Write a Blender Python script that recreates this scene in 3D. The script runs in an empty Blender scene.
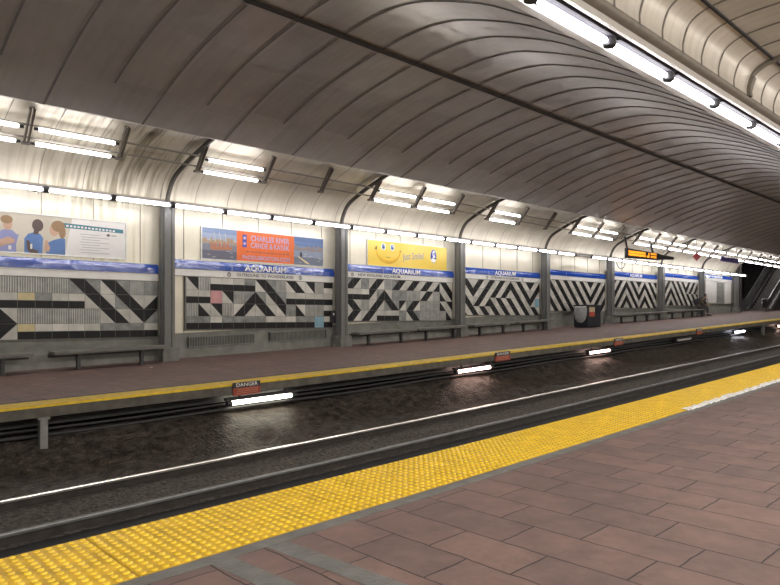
import bpy, bmesh, math, random
from mathutils import Vector, Matrix
random.seed(7)
sc = bpy.context.scene
COL = sc.collection

# ------------------------------------------------------------------ site levels
def G(x):                       # platform level along the track (the station climbs away from the camera)
    if x < 2: return .05 + .024 * x
    if x < 12: return .098 + .024 * (x - 2) + .00055 * (x - 2) ** 2
    return .393 + .0355 * (x - 12)
def slope(x): return (G(x + .05) - G(x - .05)) / .1
def F(x, y): return G(x) + .02 * (y - 11.5)      # far platform, slight cross fall
COLX = [7.73 + 6.1 * k for k in range(8)]
WALL = 17.3

# ------------------------------------------------------------------ materials
def new_mat(name):
    m = bpy.data.materials.new(name); m.use_nodes = True
    nt = m.node_tree
    return m, nt, nt.nodes['Principled BSDF']
def mat(name, c, rough=.5, metal=0., var=.12, scale=6., bump=0., bscale=40., c2=None, stretch=(1, 1, 1), spec=.5):
    m, nt, b = new_mat(name)
    tc = nt.nodes.new('ShaderNodeTexCoord'); mp = nt.nodes.new('ShaderNodeMapping')
    mp.inputs['Scale'].default_value = stretch
    nt.links.new(tc.outputs['Object'], mp.inputs['Vector'])
    n = nt.nodes.new('ShaderNodeTexNoise'); n.inputs['Scale'].default_value = scale; n.inputs['Detail'].default_value = 5
    nt.links.new(mp.outputs['Vector'], n.inputs['Vector'])
    r = nt.nodes.new('ShaderNodeValToRGB')
    r.color_ramp.elements[0].position = .3; r.color_ramp.elements[1].position = .7
    a = [max(0, v * (1 - var)) for v in c]; d = c2 if c2 else [min(1, v * (1 + var)) for v in c]
    r.color_ramp.elements[0].color = (*a, 1); r.color_ramp.elements[1].color = (*d, 1)
    nt.links.new(n.outputs['Fac'], r.inputs['Fac']); nt.links.new(r.outputs['Color'], b.inputs['Base Color'])
    b.inputs['Roughness'].default_value = rough; b.inputs['Metallic'].default_value = metal
    b.inputs['Specular IOR Level'].default_value = spec
    if bump:
        n2 = nt.nodes.new('ShaderNodeTexNoise'); n2.inputs['Scale'].default_value = bscale; n2.inputs['Detail'].default_value = 6
        nt.links.new(mp.outputs['Vector'], n2.inputs['Vector'])
        bp = nt.nodes.new('ShaderNodeBump'); bp.inputs['Strength'].default_value = bump; bp.inputs['Distance'].default_value = .05
        nt.links.new(n2.outputs['Fac'], bp.inputs['Height']); nt.links.new(bp.outputs['Normal'], b.inputs['Normal'])
    return m
def emit(name, c, s, base=(.9, .9, .9)):
    m, nt, b = new_mat(name)
    b.inputs['Base Color'].default_value = (*base, 1)
    b.inputs['Emission Color'].default_value = (*c, 1); b.inputs['Emission Strength'].default_value = s
    return m
def nd(nt, t, **kw):
    n = nt.nodes.new(t)
    for k, v in kw.items(): setattr(n, k, v)
    return n
def math_node(nt, op, a, b=None):
    n = nt.nodes.new('ShaderNodeMath'); n.operation = op
    for i, v in enumerate((a, b)):
        if v is None: continue
        if isinstance(v, (int, float)): n.inputs[i].default_value = v
        else: nt.links.new(v, n.inputs[i])
    return n.outputs[0]

def panel_mat(name, c, rough, metal, pitch, amt, stain=0., stain_c=(.2, .17, .12), bump=.15, streak=None):
    """sheet metal panels: each panel of one rib bay slightly different, with grime and soft dents"""
    m, nt, b = new_mat(name)
    tc = nd(nt, 'ShaderNodeTexCoord'); sx = nd(nt, 'ShaderNodeSeparateXYZ'); nt.links.new(tc.outputs['Object'], sx.inputs[0])
    fl = math_node(nt, 'FLOOR', math_node(nt, 'DIVIDE', sx.outputs[0], pitch))
    fy = math_node(nt, 'FLOOR', math_node(nt, 'DIVIDE', sx.outputs[1], 1.9))
    wn = nd(nt, 'ShaderNodeTexWhiteNoise', noise_dimensions='2D')
    cx = nd(nt, 'ShaderNodeCombineXYZ'); nt.links.new(fl, cx.inputs[0]); nt.links.new(fy, cx.inputs[1]); nt.links.new(cx.outputs[0], wn.inputs['Vector'])
    n = nd(nt, 'ShaderNodeTexNoise'); n.inputs['Scale'].default_value = 1.6; n.inputs['Detail'].default_value = 6
    nt.links.new(tc.outputs['Object'], n.inputs['Vector'])
    k = math_node(nt, 'ADD', math_node(nt, 'MULTIPLY', wn.outputs['Value'], amt), 1 - amt / 2)
    k = math_node(nt, 'MULTIPLY', k, math_node(nt, 'ADD', math_node(nt, 'MULTIPLY', n.outputs['Fac'], .35), .82))
    mx = nd(nt, 'ShaderNodeMix', data_type='RGBA', blend_type='MULTIPLY'); mx.inputs[0].default_value = 1
    mx.inputs[6].default_value = (*c, 1)
    cc = nd(nt, 'ShaderNodeCombineColor'); [nt.links.new(k, cc.inputs[i]) for i in range(3)]
    nt.links.new(cc.outputs[0], mx.inputs[7]); out = mx.outputs[2]
    if stain:
        mp = nd(nt, 'ShaderNodeMapping'); mp.inputs['Scale'].default_value = (5.5, .5, .5)
        nt.links.new(tc.outputs['Object'], mp.inputs['Vector'])
        ns = nd(nt, 'ShaderNodeTexNoise'); ns.inputs['Scale'].default_value = 1.5; ns.inputs['Detail'].default_value = 7
        nt.links.new(mp.outputs['Vector'], ns.inputs['Vector'])
        rp = nd(nt, 'ShaderNodeValToRGB'); rp.color_ramp.elements[0].position = .44; rp.color_ramp.elements[1].position = .66
        nt.links.new(ns.outputs['Fac'], rp.inputs['Fac'])
        fac = math_node(nt, 'MULTIPLY', rp.outputs['Color'], stain)
        if streak:      # dirtier around a leak at x = streak[0]
            dx = math_node(nt, 'ABSOLUTE', math_node(nt, 'SUBTRACT', sx.outputs[0], streak[0]))
            near = nd(nt, 'ShaderNodeMapRange'); nt.links.new(dx, near.inputs[0])
            near.inputs[1].default_value = streak[1]; near.inputs[2].default_value = 0.; near.inputs[3].default_value = .22; near.inputs[4].default_value = 2.0
            fac = math_node(nt, 'MULTIPLY', fac, near.outputs[0])
        fac = math_node(nt, 'MINIMUM', fac, .9)
        m2 = nd(nt, 'ShaderNodeMix', data_type='RGBA'); nt.links.new(fac, m2.inputs[0]); nt.links.new(out, m2.inputs[6]); m2.inputs[7].default_value = (*stain_c, 1)
        out = m2.outputs[2]
    nt.links.new(out, b.inputs['Base Color'])
    b.inputs['Roughness'].default_value = rough; b.inputs['Metallic'].default_value = metal
    if bump:
        n2 = nd(nt, 'ShaderNodeTexNoise'); n2.inputs['Scale'].default_value = 1.1; n2.inputs['Detail'].default_value = 2
        nt.links.new(tc.outputs['Object'], n2.inputs['Vector'])
        bp = nd(nt, 'ShaderNodeBump'); bp.inputs['Strength'].default_value = bump; bp.inputs['Distance'].default_value = .2
        nt.links.new(n2.outputs['Fac'], bp.inputs['Height']); nt.links.new(bp.outputs['Normal'], b.inputs['Normal'])
    return m
def paver_mat(name, c1, c2, mortar, w, h, rough=.55, offset=.5, msize=.006, bump=.5):
    m, nt, b = new_mat(name)
    tc = nd(nt, 'ShaderNodeTexCoord'); sx = nd(nt, 'ShaderNodeSeparateXYZ'); cx = nd(nt, 'ShaderNodeCombineXYZ')
    nt.links.new(tc.outputs['Object'], sx.inputs[0])
    wob = nd(nt, 'ShaderNodeTexNoise'); wob.inputs['Scale'].default_value = 5; wob.inputs['Detail'].default_value = 3
    nt.links.new(tc.outputs['Object'], wob.inputs['Vector'])
    wv = math_node(nt, 'MULTIPLY', math_node(nt, 'SUBTRACT', wob.outputs['Fac'], .5), .03)
    nt.links.new(math_node(nt, 'ADD', sx.outputs[1], wv), cx.inputs[0]); nt.links.new(math_node(nt, 'ADD', sx.outputs[0], wv), cx.inputs[1])
    br = nd(nt, 'ShaderNodeTexBrick', offset=offset, offset_frequency=2, squash=1.35, squash_frequency=3)
    nt.links.new(cx.outputs[0], br.inputs['Vector'])
    br.inputs['Scale'].default_value = 1; br.inputs['Brick Width'].default_value = w; br.inputs['Row Height'].default_value = h
    br.inputs['Mortar Size'].default_value = msize; br.inputs['Mortar Smooth'].default_value = .3; br.inputs['Bias'].default_value = 0
    br.inputs['Color1'].default_value = (*c1, 1); br.inputs['Color2'].default_value = (*c2, 1); br.inputs['Mortar'].default_value = (*mortar, 1)
    n = nd(nt, 'ShaderNodeTexNoise'); n.inputs['Scale'].default_value = 4; n.inputs['Detail'].default_value = 8; n.inputs['Roughness'].default_value = .65
    nt.links.new(tc.outputs['Object'], n.inputs['Vector'])
    mx = nd(nt, 'ShaderNodeMix', data_type='RGBA', blend_type='MULTIPLY'); mx.inputs[0].default_value = .75
    rp = nd(nt, 'ShaderNodeValToRGB'); rp.color_ramp.elements[0].position = .25; rp.color_ramp.elements[1].position = .75
    rp.color_ramp.elements[0].color = (.45, .46, .48, 1); rp.color_ramp.elements[1].color = (1.25, 1.18, 1.15, 1)
    nt.links.new(n.outputs['Fac'], rp.inputs['Fac']); nt.links.new(br.outputs['Color'], mx.inputs[6]); nt.links.new(rp.outputs['Color'], mx.inputs[7])
    nt.links.new(mx.outputs[2], b.inputs['Base Color']); b.inputs['Roughness'].default_value = rough
    n3 = nd(nt, 'ShaderNodeTexNoise'); n3.inputs['Scale'].default_value = 9; n3.inputs['Detail'].default_value = 6
    nt.links.new(tc.outputs['Object'], n3.inputs['Vector'])
    hgt = math_node(nt, 'SUBTRACT', math_node(nt, 'MULTIPLY', n3.outputs['Fac'], .6), math_node(nt, 'MULTIPLY', br.outputs['Fac'], 1.))
    bp = nd(nt, 'ShaderNodeBump'); bp.inputs['Strength'].default_value = bump; bp.inputs['Distance'].default_value = .012
    nt.links.new(hgt, bp.inputs['Height']); nt.links.new(bp.outputs['Normal'], b.inputs['Normal'])
    return m

M = {}
M['vault'] = panel_mat('vault_panels', (.455, .425, .385), .30, .42, 1.0167, .16, stain=.16, stain_c=(.22, .2, .165), bump=.1)
M['vault_rib'] = mat('vault_rib', (.17, .15, .135), .6)
M['vault_flange'] = mat('vault_flange', (.46, .43, .39), .5, .2)
M['vault_seam'] = mat('vault_seam', (.05, .045, .042), .8)
M['cove'] = panel_mat('cove_panels', (.66, .615, .51), .38, .25, 1.0167, .10, stain=.6, stain_c=(.27, .23, .15), bump=.1, streak=(6.3, 2.6))
M['wallp'] = panel_mat('wall_panels', (.72, .68, .57), .36, .25, 1.2, .10, stain=.35, stain_c=(.36, .32, .22), bump=.05, streak=(6.0, 1.8))
M['seam'] = mat('panel_seam', (.32, .29, .24), .7)
M['neards'] = panel_mat('near_ceiling_panels', (.68, .64, .58), .38, .25, .7625, .12, stain=.2, stain_c=(.3, .26, .2), bump=.1)
M['near_rib'] = mat('near_rib', (.20, .18, .155), .6)
M['lip'] = mat('lip_white', (.80, .79, .78), .4, var=.04)
M['lip2'] = mat('inner_lip', (.55, .53, .50), .45, var=.05)
M['refln'] = mat('trough_reflector', (.03, .029, .035), .8, spec=.1)
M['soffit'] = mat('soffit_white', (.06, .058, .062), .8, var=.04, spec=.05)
M['conc'] = mat('grey_concrete', (.20, .20, .185), .8, var=.25, scale=4, bump=.3, bscale=25)
M['concd'] = mat('dark_concrete', (.13, .12, .11), .85, var=.35, scale=3, bump=.4, bscale=20)
M['slab'] = mat('slab_edge', (.105, .095, .08), .85, var=.35, scale=4, bump=.3, bscale=20)
M['yelshade'] = mat('tactile_shade_yellow', (.60, .36, .008), .5, var=.3, scale=6)  # plate darker than the studs: shade between studs put into its colour
M['rail2'] = mat('rail_dull', (.20, .20, .20), .45, .7, var=.15)
M['base'] = mat('wall_base_panels', (.24, .245, .225), .6, var=.2, scale=3, bump=.1)
M['pav'] = paver_mat('red_slate_pavers', (.195, .125, .107), (.142, .096, .085), (.016, .012, .011), .62, .37)
M['pavf'] = paver_mat('far_red_pavers', (.21, .13, .11), (.17, .108, .095), (.06, .045, .04), .62, .37, rough=.6, bump=.2)
M['bandst'] = mat('grey_band_stone', (.135, .135, .128), .55, var=.2, scale=7, bump=.2, bscale=30)
M['yel'] = mat('tactile_yellow', (.84, .55, .012), .38, var=.2, scale=5, c2=(.92, .64, .02))
M['yelp'] = mat('edge_paint_yellow', (.74, .50, .02), .5, var=.2, scale=9)
M['roughw'] = mat('rough_white', (.92, .92, .94), .35, var=.2, scale=30, bump=.6, bscale=50)
M['ballast'] = mat('ballast', (.035, .028, .024), .85, var=.6, scale=17, bump=1., bscale=22, c2=(.15, .13, .115))
M['bank'] = mat('rough_bank', (.034, .027, .022), .5, var=.6, scale=6.5, bump=1., bscale=17, c2=(.105, .085, .072))
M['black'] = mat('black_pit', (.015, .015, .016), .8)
M['rail'] = mat('rail_head', (.62, .60, .58), .28, .9, var=.1)
M['railb'] = mat('rail_rust', (.035, .028, .025), .8, var=.4)
M['duct'] = mat('cable_duct', (.03, .03, .032), .6)
M['col'] = mat('column_grey_paint', (.17, .172, .168), .5, .15, var=.06)
M['rib'] = mat('dark_rib', (.11, .10, .09), .5, .3)
M['strap'] = mat('strap_steel', (.20, .18, .165), .45, .5)
M['pipe'] = mat('conduit', (.30, .28, .25), .4, .6)
M['sock'] = mat('lamp_socket', (.035, .035, .04), .5)
M['refl'] = mat('lamp_reflector', (.30, .29, .31), .45, var=.03)
LC = (1.0, .97, .985)
M['tube'] = emit('lamp_tube', LC, 20)
M['tube2'] = emit('twin_tube', LC, 11)
M['tuben'] = emit('near_tube', (1.0, .97, .97), 24)
M['tw'] = emit('pit_tube_warm', (1, .93, .75), 14)
M['tp'] = emit('pit_tube_pink', (1, .66, .55), 12)
M['tb'] = emit('pit_tube_cool', (.88, .88, 1), 14)
M['toff'] = mat('dead_tube', (.5, .48, .46), .4)
M['t_black'] = mat('tile_black', (.010, .010, .012), .4, var=.2, spec=.25)
M['t_light'] = mat('tile_light', (.52, .51, .47), .3, var=.18, scale=3)
M['t_white'] = mat('tile_white', (.64, .62, .57), .3, var=.14, scale=3)
M['t_grey'] = mat('tile_grey', (.235, .245, .24), .3, var=.35, scale=5)
M['t_beige'] = mat('tile_beige', (.64, .54, .30), .35, var=.08)
M['t_pink'] = mat('tile_pink', (.62, .30, .31), .35)
M['t_blue'] = mat('tile_blue', (.24, .42, .52), .35)
M['grout'] = mat('tile_grout', (.19, .19, .175), .8)
M['blue'] = mat('sign_blue', (.022, .08, .42), .10, var=.06, bump=1., bscale=1.6, stretch=(1, .2, 1.2), spec=.9)
M['white'] = mat('sign_white', (.78, .77, .74), .25, var=.04)
M['ink'] = mat('sign_ink', (.03, .03, .035), .5)
M['ltr'] = mat('sign_letter_white', (.9, .9, .9), .4, var=.02)
M['frame'] = mat('ad_frame', (.62, .62, .60), .35, .5)
M['bench'] = mat('bench_seat', (.17, .165, .15), .5, var=.3, scale=8, stretch=(.4, 4, 4))
M['benchl'] = mat('bench_leg', (.06, .062, .065), .6)
M['red'] = mat('danger_red', (.30, .05, .03), .5)
M['bin'] = mat('bin_navy', (.018, .022, .032), .4)
M['bag'] = mat('bag_grey', (.36, .37, .37), .45, var=.15, scale=6, bump=.5, bscale=12)
M['paperw'] = mat('paper', (.75, .74, .72), .5, var=.03)
M['led'] = emit('led_orange', (1, .36, .02), 2.2, base=(.3, .1, 0))
M['hous'] = mat('sign_housing', (.025, .022, .025), .45)
M['dark'] = mat('dark_wall', (.06, .052, .055), .7, var=.3, scale=2)
M['escm'] = mat('escalator_metal', (.42, .41, .40), .3, .8)
M['escg'] = mat('escalator_dark_panel', (.05, .048, .052), .35)
M['rubber'] = mat('rubber', (.02, .02, .022), .5)
M['purple'] = mat('purple_board', (.10, .07, .26), .4)
M['diam'] = mat('diamond_red', (.42, .04, .05), .4)

# ------------------------------------------------------------------ mesh builder
class MB:
    def __init__(s): s.v = []; s.f = []; s.m = []; s.sm = []
    def add(s, vs, fs, m=0, smooth=False):
        o = len(s.v); s.v += [tuple(v) for v in vs]
        for f in fs: s.f.append(tuple(i + o for i in f)); s.m.append(m); s.sm.append(smooth)
        return s
    def box(s, x0, x1, y0, y1, z0, z1, m=0, T=None):
        vs = [Vector((x, y, z)) for x in (x0, x1) for y in (y0, y1) for z in (z0, z1)]
        if T: vs = [T @ v for v in vs]
        return s.add(vs, [(0, 1, 3, 2), (4, 6, 7, 5), (0, 4, 5, 1), (2, 3, 7, 6), (0, 2, 6, 4), (1, 5, 7, 3)], m)
    def bar(s, p, q, w, h, m=0, up=(0, 0, 1), w2=None, h2=None):
        p = Vector(p); q = Vector(q); d = (q - p).normalized(); u = Vector(up)
        if abs(d.dot(u)) > .98: u = Vector((0, 1, 0))
        r = d.cross(u).normalized(); u = r.cross(d)
        w2 = w2 or w; h2 = h2 or h
        vs = [p + r * a * w / 2 + u * b * h / 2 for a in (-1, 1) for b in (-1, 1)] + [q + r * a * w2 / 2 + u * b * h2 / 2 for a in (-1, 1) for b in (-1, 1)]
        return s.add(vs, [(0, 1, 3, 2), (4, 6, 7, 5), (0, 4, 5, 1), (2, 3, 7, 6), (0, 2, 6, 4), (1, 5, 7, 3)], m)
    def tube(s, pts, r, n=10, m=0, caps=True):
        pts = [Vector(p) for p in pts]; rs = r if isinstance(r, (list, tuple)) else [r] * len(pts)
        rings = []; ref = None
        for i, p in enumerate(pts):
            d = ((pts[min(i + 1, len(pts) - 1)] - pts[max(i - 1, 0)])).normalized()
            if ref is None: ref = Vector((0, 0, 1)) if abs(d.z) < .9 else Vector((0, 1, 0))
            a = d.cross(ref).normalized(); b = a.cross(d); ref = b
            rings.append([p + (a * math.cos(2 * math.pi * k / n) + b * math.sin(2 * math.pi * k / n)) * rs[i] for k in range(n)])
        vs = [v for g in rings for v in g]
        fs = [(i * n + k, i * n + (k + 1) % n, (i + 1) * n + (k + 1) % n, (i + 1) * n + k) for i in range(len(pts) - 1) for k in range(n)]
        s.add(vs, fs, m, True)
        if caps: s.add(rings[0], [tuple(range(n))[::-1]], m); s.add(rings[-1], [tuple(range(n))], m)
        return s
    def sweep(s, prof, xs, zf, m=0, closed=False, smooth=False, mats=None):
        n = len(prof); o = []
        for x in xs:
            z = zf(x); o += [(x, p[0], p[1] + z) for p in prof]
        e = n if closed else n - 1
        for j in range(e):
            fs = [(i * n + j, i * n + (j + 1) % n, (i + 1) * n + (j + 1) % n, (i + 1) * n + j) for i in range(len(xs) - 1)]
            if j == 0: base = len(s.v); s.v += o
            for f in fs: s.f.append(tuple(k + base for k in f)); s.m.append(mats[j] if mats else m); s.sm.append(smooth)
        if closed:
            s.f.append(tuple(base + k for k in range(n))[::-1]); s.m.append(m); s.sm.append(False)
            s.f.append(tuple(base + (len(xs) - 1) * n + k for k in range(n))); s.m.append(m); s.sm.append(False)
        return s
    def poly(s, pts, m=0): return s.add(pts, [tuple(range(len(pts)))], m)
    def build(s, name, mats, parent=None, loc=None, rot=None, bevel=0):
        me = bpy.data.meshes.new(name); me.from_pydata(s.v, [], s.f)
        for i, mm in enumerate(s.m): me.polygons[i].material_index = mm
        for i, q in enumerate(s.sm): me.polygons[i].use_smooth = q
        for mm in (mats if isinstance(mats, (list, tuple)) else [mats]): me.materials.append(mm)
        me.update()
        bm = bmesh.new(); bm.from_mesh(me); bmesh.ops.recalc_face_normals(bm, faces=bm.faces); bm.to_mesh(me); bm.free()
        o = bpy.data.objects.new(name, me); COL.objects.link(o)
        if parent: o.parent = parent
        if loc: o.location = loc
        if rot: o.rotation_euler = rot
        if bevel:
            b = o.modifiers.new('Bevel', 'BEVEL'); b.width = bevel; b.segments = 2; b.limit_method = 'ANGLE'
        return o
def tag(o, label=None, cat=None, group=None, kind=None):
    if label: o['label'] = label
    if cat: o['category'] = cat
    if group: o['group'] = group
    if kind: o['kind'] = kind
    return o
def struct(o): o['kind'] = 'structure'; return o
def empty(name, loc, label, cat, group=None, rot=None):
    o = bpy.data.objects.new(name, None); COL.objects.link(o); o.location = loc; o.empty_display_size = .1
    if rot: o.rotation_euler = rot
    return tag(o, label, cat, group)
def copy_tree(o, parent=None):
    kids = list(o.children)
    c = o.copy(); COL.objects.link(c)
    if parent: c.parent = parent
    for k in kids: copy_tree(k, c)
    return c
def text_mesh(txt, size, width=None, bold=0.0):
    cu = bpy.data.curves.new('lettering', 'FONT'); cu.body = txt; cu.size = size; cu.align_x = 'CENTER'; cu.align_y = 'CENTER'; cu.resolution_u = 2
    cu.offset = bold
    o = bpy.data.objects.new('lettering', cu); COL.objects.link(o)
    dg = bpy.context.evaluated_depsgraph_get(); dg.update()
    me = bpy.data.meshes.new_from_object(o.evaluated_get(dg)); bpy.data.objects.remove(o)
    if width:
        w = max(v.co.x for v in me.vertices) - min(v.co.x for v in me.vertices)
        for v in me.vertices: v.co.x *= width / w
    return me
def lettering(name, txt, size, m, parent, loc, width=None, bold=0.0):   # reads from the track side (faces -Y)
    me = text_mesh(txt, size, width, bold); me.materials.clear(); me.materials.append(m)
    o = bpy.data.objects.new(name, me); COL.objects.link(o); o.parent = parent; o.location = loc
    o.rotation_euler = (math.pi / 2, 0, 0)
    return o
def catmull(p, n=4):
    out = []
    for i in range(len(p) - 1):
        a = p[max(i - 1, 0)]; b = p[i]; c = p[i + 1]; d = p[min(i + 2, len(p) - 1)]
        for k in range(n):
            t = k / n
            out.append(tuple(.5 * (2 * b[j] + (c[j] - a[j]) * t + (2 * a[j] - 5 * b[j] + 4 * c[j] - d[j]) * t * t + (3 * b[j] - a[j] - 3 * c[j] + d[j]) * t ** 3) for j in range(len(b))))
    out.append(tuple(p[-1])); return out
def frange(a, b, s):
    n = max(1, round((b - a) / s)); return [a + (b - a) * i / n for i in range(n + 1)]
X0, X1 = -9., 80.
XS = frange(X0, X1, 1.)
zero = lambda x: 0.

# ------------------------------------------------------------------ shell
# near platform paving and its stone border
m = MB(); m.sweep([(-5, 0), (3.50, 0)], XS, G); struct(m.build('floor', M['pav']))
m = MB(); m.sweep([(3.50, -.02), (3.50, .003), (3.625, .003), (3.625, -.02)], XS, G); struct(m.build('trim_1', M['bandst']))
m = MB()   # two grey inset stone bands running back from the border
for xc in (1.93, 2.31):
    ys = frange(.4, 3.50, .31); w = .075
    for a, b in zip(ys[:-1], ys[1:]):
        f = lambda y: (xc + (3.5 - y) * .08)
        zz = lambda x: G(x) + .002
        q = [(f(a) - w, a + .003), (f(a) + w, a + .003), (f(b) + w, b - .003), (f(b) - w, b - .003)]
        m.poly([(x, y, zz(x)) for x, y in q])
struct(m.build('trim_2', M['bandst']))
# near platform slab edge, pit
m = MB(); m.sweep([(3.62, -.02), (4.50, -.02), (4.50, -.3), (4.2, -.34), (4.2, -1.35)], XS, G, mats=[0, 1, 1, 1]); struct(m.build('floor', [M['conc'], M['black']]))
xs = frange(X0, X1, .3)
m = MB()
ys = [4.2, 6.2, 8.2] + frange(8.45, 9.7, .12) + [9.85, 9.98, 10.1]
def jit(a): return random.uniform(-a, a)
rows = []
for x in xs: rows.append([(x, y, G(x) - 1.13 + (jit(.025) if 8.4 < y < 9.7 else 0)) for y in ys])
vs = [v for r in rows for v in r]; n = len(ys)
for i in range(len(xs) - 1):
    for j in range(n - 1):
        pass
o = len(m.v); m.v += vs
for i in range(len(xs) - 1):
    for j in range(n - 1):
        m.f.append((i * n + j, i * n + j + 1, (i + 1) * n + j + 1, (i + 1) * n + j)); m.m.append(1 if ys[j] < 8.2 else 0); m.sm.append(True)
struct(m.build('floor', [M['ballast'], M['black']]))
# rough bank rising from the far rail to the back of the far platform recess
m = MB(); prof = [(10.05, -1.14), (10.3, -1.07), (10.6, -1.0), (10.9, -.9), (11.2, -.78), (11.5, -.66), (11.75, -.58), (12.0, -.54), (12.3, -.5), (12.6, -.48), (12.9, -.48)]
xb = frange(X0, X1, .22); n = len(prof)
m.v += [(x + jit(.05), p[0] + jit(.05), p[1] + G(x) + jit(.03) + .05 * math.sin(x * .9 + p[0] * 3)) for x in xb for p in prof]
for i in range(len(xb) - 1):
    for j in range(n - 1):
        m.f.append((i * n + j, i * n + j + 1, (i + 1) * n + j + 1, (i + 1) * n + j)); m.m.append(0); m.sm.append(True)
struct(m.build('trim_3', M['bank']))
# far platform slab
FZ = lambda x: G(x)
m = MB(); m.sweep([(12.9, -.6), (12.9, -.2), (11.5, -.2), (11.5, 0), (12.15, .013), (WALL + .1, .116)], XS, FZ, mats=[1, 1, 0, 0, 2])
struct(m.build('floor', [M['slab'], M['concd'], M['pavf']]))
m = MB(); m.sweep([(11.49, -.035), (11.49, .004), (11.52, .006), (11.99, .014), (11.99, .004)], XS, FZ); struct(m.build('trim_4', M['yelp']))
# the long wall behind the far platform
CE = 51.2
m = MB()
Lx = frange(X0, CE, 1.)
m.sweep([(WALL + .06, -.2), (WALL + .06, .71)], Lx, lambda x: F(x, WALL) , 0)
m.add([(x, WALL + .06, z) for x in Lx for z in (F(x, WALL) + .7, 4.7)], [(2 * i, 2 * i + 1, 2 * i + 3, 2 * i + 2) for i in range(len(Lx) - 1)], 1)
for k in range(-1, 8):           # upright panel joints
    for d in (.62, 1.83, 3.05, 4.27, 5.48):
        x = 1.63 + 6.1 * k + d
        if x < CE: m.box(x - .008, x + .008, WALL + .045, WALL + .062, F(x, WALL) + .72, 4.62, 2)
struct(m.build('wall_far', [M['base'], M['wallp'], M['seam']]))
cove = catmull([(WALL + .06, 4.55), (WALL + .03, 4.9), (17.08, 5.3), (16.6, 5.62), (15.95, 5.9), (15.2, 6.14), (14.4, 6.38), (13.4, 6.62)], 4)
m = MB(); m.sweep(cove, [X0, CE], zero, smooth=True); m.sweep(cove[16:], [CE, 58], zero, smooth=True)
for i in range(-8, 68):
    x = 1.0167 * i + 5.97 - .34
    if x > 58: break
    m.sweep([(y - .012, z - .014) for y, z in (cove if x < CE else cove[16:])], [x - .011, x + .011], zero, m=1)
m.sweep([(y - .02, z - .006) for y, z in cove[2:4]], [X0, CE], zero, m=1)
struct(m.build('wall_far', [M['cove'], M['seam']]))
# dark part past the end of the panelled wall, escalator hall
m = MB(); m.box(CE, CE + .25, 17.0, 21.2, 1.0, 7.5); struct(m.build('wall_end', M['dark']))
m = MB(); m.box(CE, X1, 21, 21.2, .5, 9); m.box(CE + .1, X1, 15.9, 21.2, 6.9, 7.1); struct(m.build('wall_far', M['dark']))
m = MB(); m.box(X1, X1 + .2, -6, 21.2, -2, 11); struct(m.build('wall_right', M['dark']))
m = MB(); m.box(X0 - .2, X0, -6, 18, -2, 8); struct(m.build('wall_left', M['dark']))
m = MB(); m.sweep([(WALL, .116), (21.2, .116)], frange(CE - .2, X1, 1), FZ); struct(m.build('floor', M['pavf']))
m = MB(); m.box(X0, X1, -5.2, -5, -1, 8); struct(m.build('wall_near', M['wallp']))
# track vault
VP = catmull([(14.5, 5.9), (13.0, 6.43), (11.68, 6.78), (10.09, 7.02), (9.0, 7.1), (8.25, 7.06), (7.56, 6.9), (6.45, 6.47), (5.63, 6.02), (5.1, 5.70)], 4)
m = MB(); m.sweep(VP, XS, zero, smooth=True)
m.sweep([(14.5, 5.9), (14.56, 5.9), (14.56, 6.0), (14.4, 6.06)], [X0, X1], zero, 2)
nrm = []
for i, p in enumerate(VP):
    a = VP[max(i - 1, 0)]; b = VP[min(i + 1, len(VP) - 1)]; d = Vector((b[0] - a[0], b[1] - a[1])).normalized(); nrm.append((d.y, -d.x) if -d.x < 0 else (-d.y, d.x))
def off(h, lo=0, hi=None): return [(p[0] + q[0] * h, p[1] + q[1] * h) for p, q in zip(VP, nrm)][lo:hi]
s13 = next(i for i, p in enumerate(VP) if p[0] <= 13.65)
for i in range(-15, 74):
    x = 5.97 + 1.0167 * i
    lo = 0 if i % 2 == 0 else s13
    m.sweep(off(.013, lo), [x - .012, x + .038], zero, 1)
    for e in (x - .012, x + .038):
        m.add([(e, *a) for a in off(.0, lo)] + [(e, *a) for a in off(.013, lo)], [(k, k + 1, k + 1 + len(off(0, lo)), k + len(off(0, lo))) for k in range(len(off(0, lo)) - 1)], 1)
    m.sweep(off(.010, lo), [x - .034, x - .012], zero, 2)
def vz(y):
    for (a, b) in zip(VP[:-1], VP[1:]):
        if b[0] <= y <= a[0]: return a[1] + (b[1] - a[1]) * (y - a[0]) / (b[0] - a[0])
    return 6
for y in (13.6, 11.75, 8.25, 6.6):
    m.sweep([(y - .014, vz(y - .014) - .012), (y + .014, vz(y + .014) - .012)], [X0, X1], zero, 2)
m.sweep([(9.80, vz(9.8) - .025), (9.93, vz(9.93) - .025)], [X0, X1], zero, 3)
m.sweep([(9.95, vz(9.95) - .03), (9.98, vz(9.98) - .03)], [X0, X1], zero, 2)
struct(m.build('ceiling', [M['vault'], M['vault_rib'], M['vault_flange'], M['vault_seam']]))
# white light trough along the near edge of the vault
m = MB(); m.sweep([(5.10, 5.78), (5.12, 5.66), (5.00, 5.66), (4.985, 5.72), (4.66, 5.74), (4.64, 5.70), (4.58, 5.70), (4.58, 5.86)], [X0, X1], zero, mats=[1, 1, 1, 0, 2, 2, 2]); struct(m.build('trim_5', [M['soffit'], M['lip'], M['lip2']]))
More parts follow.
